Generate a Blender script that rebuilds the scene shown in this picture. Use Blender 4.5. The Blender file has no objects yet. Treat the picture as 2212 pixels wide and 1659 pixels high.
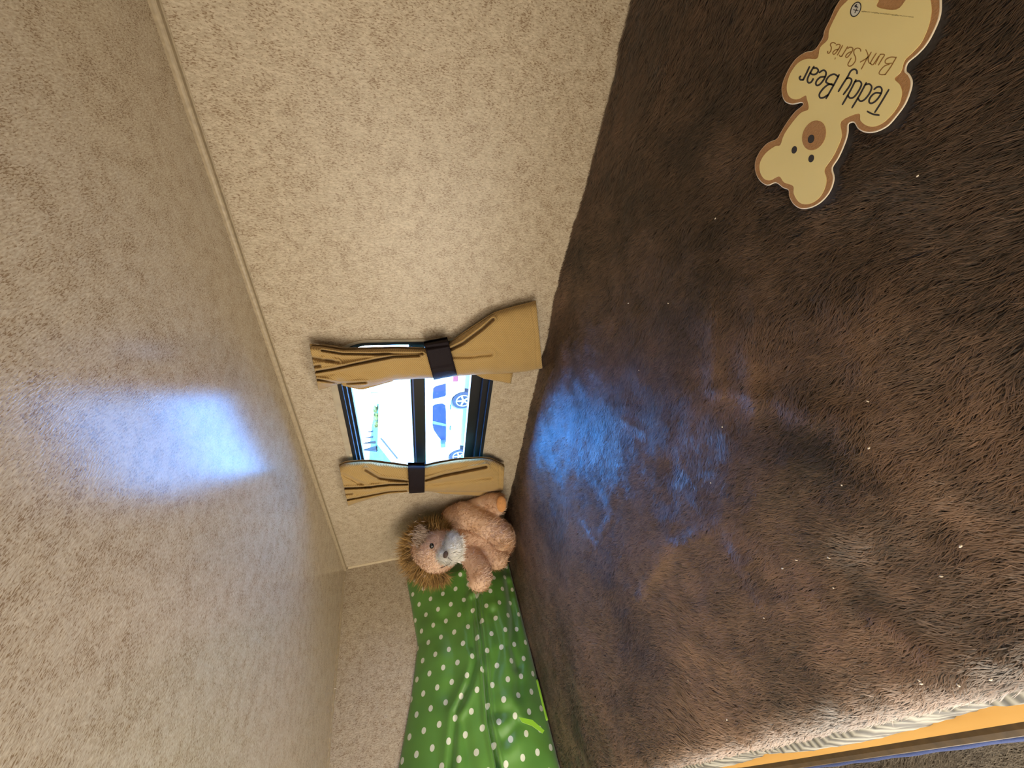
import bpy, bmesh, math, random
import numpy as np
from mathutils import Vector, Matrix, noise
from mathutils.geometry import tessellate_polygon
random.seed(3); rng = np.random.default_rng(7)
scn = bpy.context.scene
COL = scn.collection

# ------------------------------------------------------------------ camera
FPX = 750.0; IW, IH = 2212.0, 1659.0
yaw, pit, rol = 0.6998, -0.2978, -1.6279
Fv = np.array([math.cos(pit)*math.cos(yaw), math.cos(pit)*math.sin(yaw), math.sin(pit)])
_r = np.cross(Fv, [0, 0, 1.]); _r /= np.linalg.norm(_r); _u = np.cross(_r, Fv)
Rv = math.cos(rol)*_r + math.sin(rol)*_u; Uv = -math.sin(rol)*_r + math.cos(rol)*_u
CAM = np.array([0., 0., 0.35])
cd = bpy.data.cameras.new('camera'); cam = bpy.data.objects.new('camera', cd); COL.objects.link(cam)
cd.sensor_fit = 'HORIZONTAL'; cd.sensor_width = 36; cd.lens = FPX/IW*36; cd.clip_start = .01; cd.clip_end = 500
M = Matrix([[Rv[0], Uv[0], -Fv[0], CAM[0]], [Rv[1], Uv[1], -Fv[1], CAM[1]], [Rv[2], Uv[2], -Fv[2], CAM[2]], [0, 0, 0, 1]])
cam.matrix_world = M
scn.camera = cam
W, L, H = 0.6863, 1.4387, 0.6065          # window wall x, end wall y, ceiling z (mattress top is z = 0)
XO, Y0, FZ = -1.62, -0.46, -1.0           # aisle side wall x, near wall y, floor z

def ray(x, y): return (x-IW/2)/FPX*Rv - (y-IH/2)/FPX*Uv + Fv
def hit(x, y, ax, v):
    d = ray(x, y); return CAM + d*(v-CAM[ax])/d[ax]
def atd(x, y, t): return CAM + ray(x, y)*t

# ------------------------------------------------------------------ world, sun, lights, exposure
w = bpy.data.worlds.new('sky'); scn.world = w; w.use_nodes = True
nt = w.node_tree; bg = nt.nodes['Background']
tc = nt.nodes.new('ShaderNodeTexCoord'); sp = nt.nodes.new('ShaderNodeSeparateXYZ'); rp = nt.nodes.new('ShaderNodeValToRGB')
nt.links.new(tc.outputs['Generated'], sp.inputs[0]); nt.links.new(sp.outputs['Z'], rp.inputs[0]); nt.links.new(rp.outputs[0], bg.inputs[0])
rp.color_ramp.elements[0].color = (.32, .40, .50, 1); rp.color_ramp.elements[0].position = .12; rp.color_ramp.elements[1].color = (.05, .38, 1.15, 1); rp.color_ramp.elements[1].position = .60
bg.inputs[1].default_value = 28.0
sd = bpy.data.lights.new('sun', 'SUN'); sd.energy = 13; sd.angle = .01; sd.color = (1, .96, .88)
so = bpy.data.objects.new('sun', sd); COL.objects.link(so)
so.rotation_euler = Vector((.75, .25, -.9)).to_track_quat('-Z', 'Y').to_euler()
def area(name, loc, look, sx, sy, e, col):
    a = bpy.data.lights.new(name, 'AREA'); a.shape = 'RECTANGLE'; a.size = sx; a.size_y = sy; a.energy = e; a.color = col
    o = bpy.data.objects.new(name, a); COL.objects.link(o); o.location = loc
    o.rotation_euler = (Vector(look)-Vector(loc)).to_track_quat('-Z', 'Y').to_euler(); return o
area('aisle_low_fill', (-.60, .42, -.26), (.25, .45, .35), .8, .5, 10, (1, .90, .76))  # added low fill that brightens the ceiling; no fixture stands there
area('aisle_lamp', (-1.0, .85, .22), (.35, .75, .05), .7, .5, 13, (1, .89, .73))
area('aisle_ceiling_lamp', (-.75, .1, .57), (-.6, .1, -1), .5, .3, 9, (1, .89, .73))
scn.view_settings.view_transform = 'Standard'; scn.view_settings.look = 'None'
scn.view_settings.exposure = 0.15; scn.view_settings.gamma = 1
scn.view_settings.use_curve_mapping = False
scn.cycles.use_denoising = True
scn.cycles.max_bounces = 8; scn.cycles.sample_clamp_indirect = 6

# ------------------------------------------------------------------ helpers
def tag(o, label=None, cat=None, group=None, kind=None):
    if label: o['label'] = label
    if cat: o['category'] = cat
    if group: o['group'] = group
    if kind: o['kind'] = kind
    return o
def empty(name, loc=(0, 0, 0)):
    o = bpy.data.objects.new(name, None); o.location = loc; o.empty_display_size = .02; COL.objects.link(o); return o
def link(name, me, mat, parent=None, smooth=True):
    if mat is not None:
        for m in (mat if isinstance(mat, (list, tuple)) else [mat]): me.materials.append(m)
    o = bpy.data.objects.new(name, me); COL.objects.link(o)
    if parent is not None:
        o.parent = parent
        if parent.parent is None: o.matrix_parent_inverse = Matrix.Translation(-Vector(parent.location))
    if smooth and len(me.polygons): me.polygons.foreach_set('use_smooth', [True]*len(me.polygons))
    return o
def pymesh(name, v, f, mat, parent=None, smooth=False, uv=None):
    me = bpy.data.meshes.new(name); me.from_pydata([tuple(map(float, p)) for p in v], [], f); 
    if uv is not None:
        l = me.uv_layers.new(name='UVMap'); vi = np.empty(len(me.loops), int); me.loops.foreach_get('vertex_index', vi)
        l.data.foreach_set('uv', np.asarray(uv, dtype=np.float32)[vi].ravel())
    me.update(); return link(name, me, mat, parent, smooth)
def bmobj(name, bm, mat, parent=None, smooth=False):
    me = bpy.data.meshes.new(name); bmesh.ops.recalc_face_normals(bm, faces=bm.faces); bm.to_mesh(me); bm.free(); return link(name, me, mat, parent, smooth)
def bbox(bm, x0, x1, y0, y1, z0, z1, bev=0):
    r = bmesh.ops.create_cube(bm, size=1)
    for v in r['verts']:
        v.co = Vector(((x0+x1)/2+v.co.x*(x1-x0), (y0+y1)/2+v.co.y*(y1-y0), (z0+z1)/2+v.co.z*(z1-z0)))
    if bev:
        es = list({e for v in r['verts'] for e in v.link_edges})
        bmesh.ops.bevel(bm, geom=es, offset=bev, segments=2, affect='EDGES', profile=.6)
def box(name, x0, x1, y0, y1, z0, z1, mat, parent=None, bev=0):
    bm = bmesh.new(); bbox(bm, x0, x1, y0, y1, z0, z1, bev); return bmobj(name, bm, mat, parent)
def prism(name, pts, thick, mat, parent=None, holes=(), smooth=False):
    """pts: list of 3D points of a planar polygon; thick: vector; optional holes."""
    loops = [pts]+list(holes); tr = tessellate_polygon([[Vector(p) for p in l] for l in loops])
    allp = [Vector(p) for l in loops for p in l]; n = len(allp); t = Vector(thick)
    v = allp+[p+t for p in allp]; f = [tuple(a) for a in tr]+[tuple(i+n for i in reversed(a)) for a in tr]
    s = 0
    for l in loops:
        m = len(l)
        for i in range(m):
            a, b = s+i, s+(i+1) % m; f.append((a, b, b+n, a+n))
        s += m
    bm = bmesh.new(); bv = [bm.verts.new(p) for p in v]
    for q in f:
        try: bm.faces.new([bv[i] for i in q])
        except ValueError: pass
    return bmobj(name, bm, mat, parent, smooth)
def tube(bm, pts, r, n=8, closed=False, rs=None):
    pts = [Vector(p) for p in pts]; rings = []; N = len(pts)
    for i, p in enumerate(pts):
        a = pts[(i-1) % N] if (closed or i > 0) else p; b = pts[(i+1) % N] if (closed or i < N-1) else p
        t = (b-a).normalized(); ref = Vector((0, 0, 1)) if abs(t.z) < .9 else Vector((1, 0, 0))
        s = t.cross(ref).normalized(); q = s.cross(t); rr = rs[i] if rs else r
        rings.append([bm.verts.new(p+rr*(math.cos(2*math.pi*k/n)*s+math.sin(2*math.pi*k/n)*q)) for k in range(n)])
    for i in range(N if closed else N-1):
        A, B = rings[i], rings[(i+1) % N]
        for k in range(n): bm.faces.new((A[k], A[(k+1) % n], B[(k+1) % n], B[k]))
    if not closed: bm.faces.new(rings[0]); bm.faces.new(rings[-1])
def rrect(c0, c1, a0, a1, r, n=6):
    """rounded rectangle loop in 2D"""
    o = []
    for cx, cy, s in ((a0-r, a1-r, 0), (c0+r, a1-r, 90), (c0+r, c1+r, 180), (a0-r, c1+r, 270)):
        for k in range(n+1):
            a = math.radians(s+90*k/n); o.append((cx+r*math.cos(a), cy+r*math.sin(a)))
    return o
def interp(xs, pts):
    """polyline y(x)-like sampling of 2D points by normalised chord length"""
    p = np.array(pts, float); d = np.r_[0, np.cumsum(np.hypot(*np.diff(p, axis=0).T))]; d /= d[-1]
    return np.stack([np.interp(xs, d, p[:, 0]), np.interp(xs, d, p[:, 1])], -1)
def smoothpts(pts, n=8, closed=False):
    """Catmull-Rom"""
    p = [np.array(q, float) for q in pts]; N = len(p); o = []
    for i in range(N if closed else N-1):
        a = p[(i-1) % N] if (closed or i > 0) else p[0]; b = p[i]; c = p[(i+1) % N]; d = p[(i+2) % N] if (closed or i+2 < N) else p[-1]
        for k in range(n):
            t = k/n; o.append(.5*((2*b)+(-a+c)*t+(2*a-5*b+4*c-d)*t*t+(-a+3*b-3*c+d)*t**3))
    if not closed: o.append(p[-1])
    return o
def pdist(P, poly):
    P = np.asarray(P, float); best = np.full(P.shape[:-1], 1e9); q = np.asarray(poly, float)
    for a, b in zip(q[:-1], q[1:]):
        ab = b-a; t = np.clip(((P-a)@ab)/(ab@ab), 0, 1); best = np.minimum(best, np.linalg.norm(P-a-t[..., None]*ab, axis=-1))
    return best
def vnoise(x, y, s, seed=0):
    """smooth value noise on numpy arrays"""
    g = np.random.default_rng(seed).random((64, 64)); X = x*s+100; Y = y*s+100
    xi = np.floor(X).astype(int); yi = np.floor(Y).astype(int); fx = X-xi; fy = Y-yi
    fx = fx*fx*(3-2*fx); fy = fy*fy*(3-2*fy); G = lambda i, j: g[i % 64, j % 64]
    return (G(xi, yi)*(1-fx)*(1-fy)+G(xi+1, yi)*fx*(1-fy)+G(xi, yi+1)*(1-fx)*fy+G(xi+1, yi+1)*fx*fy)*2-1

# ------------------------------------------------------------------ materials
def newmat(name):
    m = bpy.data.materials.new(name); m.use_nodes = True; t = m.node_tree; return m, t, t.nodes['Principled BSDF']
def simple(name, col, rough=.6, metal=0, spec=.5, sheen=0, bump=0, bscale=200, var=.0):
    m, t, b = newmat(name); b.inputs['Base Color'].default_value = (*col, 1); b.inputs['Roughness'].default_value = rough
    b.inputs['Metallic'].default_value = metal; b.inputs['Specular IOR Level'].default_value = spec; b.inputs['Sheen Weight'].default_value = sheen
    n = t.nodes.new('ShaderNodeTexNoise'); n.inputs['Scale'].default_value = bscale; n.inputs['Detail'].default_value = 3
    c = t.nodes.new('ShaderNodeTexCoord'); t.links.new(c.outputs['Object'], n.inputs['Vector'])
    if bump:
        bp = t.nodes.new('ShaderNodeBump'); bp.inputs['Strength'].default_value = bump; bp.inputs['Distance'].default_value = .002
        t.links.new(n.outputs[0], bp.inputs['Height']); t.links.new(bp.outputs[0], b.inputs['Normal'])
    if var:
        r = t.nodes.new('ShaderNodeValToRGB'); t.links.new(n.outputs[0], r.inputs[0])
        r.color_ramp.elements[0].position = .3; r.color_ramp.elements[1].position = .7
        r.color_ramp.elements[0].color = (*[c*(1-var) for c in col], 1); r.color_ramp.elements[1].color = (*[min(1, c*(1+var)) for c in col], 1)
        t.links.new(r.outputs[0], b.inputs['Base Color'])
    return m
def mixrgb(t, fac, a, b, blend='MIX'):
    n = t.nodes.new('ShaderNodeMix'); n.data_type = 'RGBA'; n.blend_type = blend
    for s, v in ((n.inputs[0], fac), (n.inputs[6], a), (n.inputs[7], b)):
        if isinstance(v, (int, float)): s.default_value = v
        elif isinstance(v, tuple): s.default_value = (*v, 1)
        else: t.links.new(v, s)
    return n.outputs[2]
def vinyl(name, sc, rough=.42, spec=.5):
    """printed grass-cloth vinyl: short flecks drawn out along one direction"""
    m, t, b = newmat(name)
    c = t.nodes.new('ShaderNodeTexCoord')
    def nz(scale, det, s3, dist=0):
        mp = t.nodes.new('ShaderNodeMapping'); mp.inputs['Scale'].default_value = s3; t.links.new(c.outputs['Object'], mp.inputs[0])
        n = t.nodes.new('ShaderNodeTexNoise'); n.inputs['Scale'].default_value = scale; n.inputs['Detail'].default_value = det; n.inputs['Distortion'].default_value = dist
        t.links.new(mp.outputs[0], n.inputs['Vector']); return n.outputs[0]
    def ramp(src, p0, p1):
        r = t.nodes.new('ShaderNodeMapRange'); r.inputs['From Min'].default_value = p0; r.inputs['From Max'].default_value = p1; t.links.new(src, r.inputs[0]); return r.outputs[0]
    fl = nz(1, 3, tuple(v*740 for v in sc), .4); fl2 = nz(1, 3, tuple(v*620 for v in sc)); lt = nz(1, 3, tuple(v*480 for v in sc)); bl = nz(1, 3, (55, 55, 55)); bl2 = nz(1, 2, (7, 7, 7))
    dens = mathn(t, 'MULTIPLY', ramp(bl, .3, .72), .13)
    thr = mathn(t, 'SUBTRACT', fl, dens)
    dk = ramp(thr, .395, .30)
    base = mixrgb(t, ramp(lt, .35, .68), (.39, .32, .225), (.58, .50, .375))
    base = mixrgb(t, mathn(t, 'MULTIPLY', ramp(bl, .35, .7), .28), base, (.36, .275, .18))
    base = mixrgb(t, mathn(t, 'MULTIPLY', ramp(bl2, .4, .65), .12), base, (.45, .40, .32))
    dk2 = mathn(t, 'MULTIPLY', dk, .78)
    colr = mixrgb(t, dk2, base, (.17, .10, .045))
    hi = mathn(t, 'MULTIPLY', ramp(fl2, .60, .74), .45)
    colr = mixrgb(t, hi, colr, (.66, .58, .43))
    t.links.new(colr, b.inputs['Base Color']); b.inputs['Roughness'].default_value = rough; b.inputs['Specular IOR Level'].default_value = spec
    bp = t.nodes.new('ShaderNodeBump'); bp.inputs['Strength'].default_value = .25; bp.inputs['Distance'].default_value = .0006
    t.links.new(lt, bp.inputs['Height']); t.links.new(bp.outputs[0], b.inputs['Normal'])
    return m
def mathn(t, op, a, b=0.0):
    n = t.nodes.new('ShaderNodeMath'); n.operation = op
    for s, v in ((n.inputs[0], a), (n.inputs[1], b)):
        if isinstance(v, (int, float)): s.default_value = v
        else: t.links.new(v, s)
    return n.outputs[0]

M_wall = vinyl('vinyl_window_wall', (1, 1, .36))
M_end = vinyl('vinyl_end_wall', (1, 1, .36))
M_ceil = vinyl('vinyl_ceiling', (.48, 1.45, 1.45), .19, .48)
M_trim = simple('trim_beige', (.36, .29, .19), .45, bump=.2, bscale=150, var=.15)
M_trimlight = simple('trim_cream', (.60, .50, .33), .4)
M_black = simple('black_anodised', (.006, .007, .011), .32, spec=.5, bump=.05, bscale=60)
M_ring = simple('wood_ring_beige', (.42, .36, .26), .55, var=.1, bscale=40)
M_white_metal = simple('chrome', (.8, .8, .8), .2, metal=1)
M_strap = simple('strap_dark', (.011, .0065, .009), .7, spec=.2, sheen=.0, bump=.5, bscale=500)

def twill(name, a, bcol):
    m, t, b = newmat(name); c = t.nodes.new('ShaderNodeTexCoord')
    mp = t.nodes.new('ShaderNodeMapping'); mp.inputs['Rotation'].default_value = (math.radians(38), 0, 0); t.links.new(c.outputs['Object'], mp.inputs[0])
    wv = t.nodes.new('ShaderNodeTexWave'); wv.bands_direction = 'Z'; wv.inputs['Scale'].default_value = 95; wv.inputs['Distortion'].default_value = .6; wv.inputs['Detail'].default_value = 1
    t.links.new(mp.outputs[0], wv.inputs['Vector'])
    n = t.nodes.new('ShaderNodeTexNoise'); n.inputs['Scale'].default_value = 25; t.links.new(c.outputs['Object'], n.inputs['Vector'])
    col = mixrgb(t, wv.outputs['Fac'], a, bcol); col = mixrgb(t, mathn(t, 'MULTIPLY', n.outputs[0], .3), col, tuple(x*.75 for x in a))
    t.links.new(col, b.inputs['Base Color']); b.inputs['Roughness'].default_value = .75; b.inputs['Sheen Weight'].default_value = .25; b.inputs['Specular IOR Level'].default_value = .3
    bp = t.nodes.new('ShaderNodeBump'); bp.inputs['Strength'].default_value = .35; bp.inputs['Distance'].default_value = .0006
    t.links.new(wv.outputs['Fac'], bp.inputs['Height']); t.links.new(bp.outputs[0], b.inputs['Normal'])
    return m
M_curtain = twill('curtain_twill', (.30, .19, .06), (.53, .355, .135))

def glassmat():
    m = bpy.data.materials.new('window_glass'); m.use_nodes = True; t = m.node_tree; t.nodes.clear()
    o = t.nodes.new('ShaderNodeOutputMaterial'); mx = t.nodes.new('ShaderNodeMixShader'); tr = t.nodes.new('ShaderNodeBsdfTransparent'); g = t.nodes.new('ShaderNodeBsdfGlossy')
    lw = t.nodes.new('ShaderNodeLayerWeight'); pw = t.nodes.new('ShaderNodeMath'); pw.operation = 'POWER'; pw.inputs[1].default_value = 5; t.links.new(lw.outputs['Facing'], pw.inputs[0]); ad = t.nodes.new('ShaderNodeMath'); ad.operation = 'MULTIPLY_ADD'; ad.inputs[1].default_value = .8; ad.inputs[2].default_value = .05; t.links.new(pw.outputs[0], ad.inputs[0]); tr.inputs[0].default_value = (.93, .97, 1, 1); g.inputs['Roughness'].default_value = .02
    t.links.new(ad.outputs[0], mx.inputs[0]); t.links.new(tr.outputs[0], mx.inputs[1]); t.links.new(g.outputs[0], mx.inputs[2]); t.links.new(mx.outputs[0], o.inputs[0]); return m
M_glass = glassmat()

def furmat(name, dark, light, attr=True, sheen=.6, tint=(1, 1, 1), spec=.35, rough=.7):
    m, t, b = newmat(name)
    at = t.nodes.new('ShaderNodeAttribute'); at.attribute_name = 'tone'
    r = t.nodes.new('ShaderNodeValToRGB'); t.links.new(at.outputs['Fac'], r.inputs[0])
    r.color_ramp.elements[0].color = (*dark, 1); r.color_ramp.elements[1].color = (*light, 1)
    t.links.new(r.outputs[0], b.inputs['Base Color']); b.inputs['Roughness'].default_value = rough
    b.inputs['Specular IOR Level'].default_value = spec; b.inputs['Sheen Weight'].default_value = sheen; b.inputs['Sheen Roughness'].default_value = .35
    b.inputs['Sheen Tint'].default_value = (*tint, 1)
    return m

# ------------------------------------------------------------------ strands: thin tapered blades, numpy
def strands(name, P, N, T, ln, wd, tone, mat, parent, curl=.35):
    """P base points, N surface normals, T lean directions, ln/wd/tone per strand"""
    P = np.asarray(P, np.float32); k = len(P); ln = np.broadcast_to(ln, k)[:, None]; wd = np.broadcast_to(wd, k)[:, None]
    T = T/np.linalg.norm(T, axis=1)[:, None]; S = np.cross(T, N); S /= np.linalg.norm(S, axis=1)[:, None]+1e-9
    mid = P+ln*.5*(N*curl*1.2+T*(1-curl*.5)*.8); tip = P+ln*(N*curl+T*(1-curl*.3)) + S*ln*rng.normal(0, .12, (k, 1))
    V = np.empty((k, 5, 3), np.float32)
    V[:, 0] = P-S*wd*.5; V[:, 1] = P+S*wd*.5; V[:, 2] = mid+S*wd*.42; V[:, 3] = mid-S*wd*.42; V[:, 4] = tip
    me = bpy.data.meshes.new(name); me.vertices.add(k*5); me.vertices.foreach_set('co', V.ravel())
    base = (np.arange(k)*5)[:, None]
    loops = np.concatenate([base+np.array([[0, 1, 2, 3]]), base+np.array([[3, 2, 4]])], 1).ravel()
    me.loops.add(k*7); me.loops.foreach_set('vertex_index', loops.astype(np.int32))
    me.polygons.add(k*2); st = np.empty((k, 2), np.int32); st[:, 0] = np.arange(k)*7; st[:, 1] = st[:, 0]+4
    me.polygons.foreach_set('loop_start', st.ravel())
    me.update(calc_edges=True)
    a = me.attributes.new('tone', 'FLOAT', 'POINT'); tv = np.clip(np.asarray(tone, np.float32)[:, None]+np.array([[-.20, -.20, .0, .0, .12]], np.float32), 0, 1); a.data.foreach_set('value', tv.ravel())  # depth shading put into the colour: darker roots, lighter tips
    o = link(name, me, mat, parent, smooth=True); o['kind'] = 'stuff'; return o

# ================================================================== SETTING
TH = .04
# window opening in the window wall (y, z)
WY0, WY1, WZ0, WZ1 = .437, .99, .131, .497
def S(o): o['kind'] = 'structure'; return o
yz = lambda loop, x: [(x, a, b) for a, b in loop]
hole = rrect(WY0, WZ0, WY1, WZ1, .075)
outer = [(Y0-.04, FZ-.04), (L+.04, FZ-.04), (L+.04, H+.04), (Y0-.04, H+.04)]
S(prism('wall_right', yz(outer, W), (TH, 0, 0), M_wall, holes=[yz(hole, W)]))
S(box('wall_far', XO, W, L, L+TH, FZ, H, M_end))
S(box('wall_near', XO, W, Y0-TH, Y0, FZ, H, M_end))
S(box('wall_left', XO-TH, XO, Y0-TH, L+TH, FZ, H, M_end))
S(box('ceiling', XO-TH, W, Y0-TH, L+TH, H, H+TH, M_ceil))
M_floor = simple('floor_vinyl', (.34, .25, .16), .45, bump=.1, bscale=30, var=.3)
S(box('floor', XO, W, Y0, L, FZ-TH, FZ, M_floor))

# corner trims: extruded profiles
def extrude_profile(name, prof, path0, path1, mat):
    """prof: list of 3D offsets; from path0 to path1"""
    a = Vector(path0); b = Vector(path1); n = len(prof); v = [a+Vector(p) for p in prof]+[b+Vector(p) for p in prof]
    f = [tuple(range(n))]+[tuple(range(2*n-1, n-1, -1))]+[(i, (i+1) % n, (i+1) % n+n, i+n) for i in range(n)]
    return pymesh(name, v, f, mat)
# ceiling / window wall: a rounded bead and a flat flange
pr = [(0, 0, 0), (-.0140, 0, 0), (-.0142, 0, -.0035), (-.0136, 0, -.0062), (-.0122, 0, -.0078), (-.0105, 0, -.0080), (-.0095, 0, -.0070), (-.0085, 0, -.0066), (-.0010, 0, -.0066), (-.0008, 0, -.0085), (0, 0, -.0085)]
t1 = S(extrude_profile('trim_1', pr, (W, Y0, H), (W, L, H), M_trim))
pr = [(0, 0, 0), (0, -.009, 0), (0, -.009, -.0012), (0, -.0075, -.0038), (0, -.005, -.0042), (0, -.004, -.003), (0, -.002, -.005), (0, 0, -.0055)]
t2 = S(extrude_profile('trim_2', pr, (XO, L, H), (W-.013, L, H), M_trim))
for i in range(7):
    bm = bmesh.new(); bmesh.ops.create_uvsphere(bm, u_segments=8, v_segments=6, radius=.0018, matrix=Matrix.Translation((W-.05-i*.31, L-.0062, H-.0042)))
    bmobj('screw', bm, M_white_metal, t2, True)
pr = [(0, 0, 0), (-.006, 0, 0), (-.006, -.0015, 0), (-.0035, -.003, 0), (-.0015, -.0045, 0), (0, -.0045, 0)]
t3 = S(extrude_profile('trim_3', pr, (W, L, -.1), (W, L, H-.012), M_trimlight))

# ------------------------------------------------------------------ window
wn = S(empty('window_1', (W, (WY0+WY1)/2, WZ0)))
def ringmesh(name, oy0, oz0, oy1, oz1, orr, iy0, iz0, iy1, iz1, ir, x0, x1, mat, par):
    O = rrect(oy0, oz0, oy1, oz1, orr, 10); I = rrect(iy0, iz0, iy1, iz1, ir, 10); n = len(O)
    v = [(x0, *p) for p in O]+[(x0, *p) for p in I]+[(x1, *p) for p in O]+[(x1, *p) for p in I]; f = []
    for k in range(n):
        q = (k+1) % n; f += [(k, q, n+q, n+k), (2*n+k, 3*n+k, 3*n+q, 2*n+q), (k, 2*n+k, 2*n+q, q), (n+k, n+q, 3*n+q, 3*n+k)]
    bm = bmesh.new(); bv = [bm.verts.new(p) for p in v]
    for q in f: bm.faces.new([bv[i] for i in q])
    return bmobj(name, bm, mat, par)
# beige ring proud of the wall, then the black clamp ring, then the deep reveal with the sash
ringmesh('wood_ring', WY0-.007, WZ0-.006, WY1+.012, WZ1+.016, .09, WY0, WZ0, WY1, WZ1, .075, W-.003, W+.0, M_ring, wn)
fr = ringmesh('frame', WY0-.001, WZ0-.001, WY1+.001, WZ1+.001, .075, WY0+.005, WZ0+.008, WY1-.010, WZ1-.008, .070, W-.005, W+.03, M_black, wn)
ringmesh('frame_lip', WY0+.004, WZ0+.004, WY1-.004, WZ1-.004, .072, WY0+.009, WZ0+.022, WY1-.016, WZ1-.014, .066, W+.010, W+.034, M_black, wn)
ringmesh('sash', WY0+.008, WZ0+.014, WY1-.012, WZ1-.010, .068, WY0+.014, WZ0+.050, WY1-.026, WZ1-.020, .06, W+.030, W+.050, M_black, wn)
bm = bmesh.new(); bbox(bm, W+.012, W+.046, WY0+.012, WY1-.012, .302, .338, .003)
ml = bmobj('mullion', bm, M_black, wn)
M_blueline = simple('sash_rail_edge', (.05, .10, .30), .25)
box('rail_edge', W+.0105, W+.0125, WY0+.02, WY1-.02, .330, .333, M_blueline, ml)
gz = box('pane', W+.038, W+.041, WY0+.02, WY1-.02, WZ0+.045, .304, M_glass, wn)
gz2 = box('pane', W+.034, W+.037, WY0+.02, WY1-.02, .334, WZ1-.02, M_glass, wn)
bm = bmesh.new()
for k, (a, b) in enumerate([(.79, .502), (.835, .500)]): bbox(bm, W-.0035, W-.001, a, a+.012, b-.004, b+.003, .0006)
bmobj('latch', bm, M_trimlight, wn)

# ------------------------------------------------------------------ BED
bed = empty('bunk_mattress', (.3, .5, -.1))
tag(bed, 'bunk mattress under a dark brown plush fur cover, filling the bunk', 'mattress')
FX = -.047                                                         # front edge
marks = [[(1540, 655), (1545, 770), (1538, 828)], [(1640, 660), (1612, 740), (1625, 830), (1640, 870)], [(1545, 830), (1700, 860), (1860, 900)],
         [(1800, 640), (1850, 720), (1860, 800)], [(1880, 630), (1905, 700)], [(1830, 925), (1850, 950)], [(1260, 1130), (1290, 1175)], [(1290, 1045), (1320, 1110), (1300, 1150)],
         [(1350, 905), (1390, 930)], [(1385, 30), (1440, 150), (1430, 230)], [(1380, 1290), (1450, 1180), (1560, 1120), (1650, 1290)], [(1900, 1330), (2100, 1480)], [(1700, 880), (1760, 900)]]
marks = [[hit(a, b, 2, 0)[:2] for a, b in m] for m in marks]
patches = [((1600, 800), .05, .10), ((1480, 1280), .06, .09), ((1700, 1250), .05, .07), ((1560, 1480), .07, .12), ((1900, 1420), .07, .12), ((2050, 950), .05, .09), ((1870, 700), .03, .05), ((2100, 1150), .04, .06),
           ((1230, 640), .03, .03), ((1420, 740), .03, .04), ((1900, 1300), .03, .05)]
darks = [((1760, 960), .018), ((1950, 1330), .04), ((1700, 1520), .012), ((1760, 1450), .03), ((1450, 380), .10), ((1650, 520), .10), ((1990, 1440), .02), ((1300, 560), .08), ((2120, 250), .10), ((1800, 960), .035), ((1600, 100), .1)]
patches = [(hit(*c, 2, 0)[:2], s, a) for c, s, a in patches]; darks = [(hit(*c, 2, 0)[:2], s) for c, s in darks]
def bedz(x, y):
    z = .0035*vnoise(x, y, 9, 1)+.0015*vnoise(x, y, 31, 2)
    e = np.clip((x-(W-.05))/.05, 0, 1); z = z+.010*e**1.5*np.exp(-((y-.35)/.4)**2)-.002*e
    e = np.clip(((FX+.028)-x)/.028, 0, 1); z = z-.022*(1-np.sqrt(np.clip(1-e*e, 0, 1)))
    for m in marks: z = z+.0016*np.exp(-(pdist(np.stack([x, y], -1), m)/.010)**2)
    return z
nx, ny = 150, 340
X, Y = np.meshgrid(np.linspace(FX, W-.002, nx), np.linspace(Y0+.01, L-.004, ny), indexing='ij'); Z = bedz(X, Y)-.002
v = np.stack([X, Y, Z], -1).reshape(-1, 3); idx = np.arange(nx*ny).reshape(nx, ny)
f = np.stack([idx[:-1, :-1], idx[1:, :-1], idx[1:, 1:], idx[:-1, 1:]], -1).reshape(-1, 4).tolist()
M_cover = simple('plush_backing', (.030, .018, .012), .9, sheen=.4, bump=.6, bscale=260, var=.4)
pymesh('cover', v, f, M_cover, bed, smooth=True)
M_band = newmat('ribbed_band')
def bandmat():
    m, t, b = M_band; c = t.nodes.new('ShaderNodeTexCoord'); wv = t.nodes.new('ShaderNodeTexWave'); wv.bands_direction = 'Y'; wv.inputs['Scale'].default_value = 34; wv.inputs['Distortion'].default_value = 2.2; wv.inputs['Detail'].default_value = 2
    t.links.new(c.outputs['Object'], wv.inputs['Vector']); t.links.new(mixrgb(t, wv.outputs['Fac'], (.03, .028, .023), (.21, .205, .17)), b.inputs['Base Color']); b.inputs['Roughness'].default_value = .6
    bp = t.nodes.new('ShaderNodeBump'); bp.inputs['Strength'].default_value = .6; bp.inputs['Distance'].default_value = .002; t.links.new(wv.outputs['Fac'], bp.inputs['Height']); t.links.new(bp.outputs[0], b.inputs['Normal']); return m
M_band = bandmat()
# ribbed side band, gathered
ny = 500; ys = np.linspace(Y0+.012, L-.006, ny); rows = []
for k, (dx, z) in enumerate([(.006, -.016), (-.0035, -.020), (-.007, -.034), (-.010, -.055), (-.0125, -.074), (-.0135, -.0885)]):
    g = .0016*np.sin(ys*210+np.sin(ys*37)*2+k*.9)+.003*np.sin(ys*23+k*.3); rows.append(np.stack([FX+dx+g*(1 if 0 < k else .2), ys, np.full(ny, z)], -1))
v = np.concatenate(rows); idx = np.arange(len(v)).reshape(6, ny); f = np.stack([idx[:-1, :-1], idx[1:, :-1], idx[1:, 1:], idx[:-1, 1:]], -1).reshape(-1, 4).tolist()
pymesh('side_band', v, f, M_band, bed, smooth=True)
box('mattress_core', FX+.006, W-.004, Y0+.014, L-.01, -.088, -.032, simple('ticking', (.35, .33, .28), .9, var=.05), bed)

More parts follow.
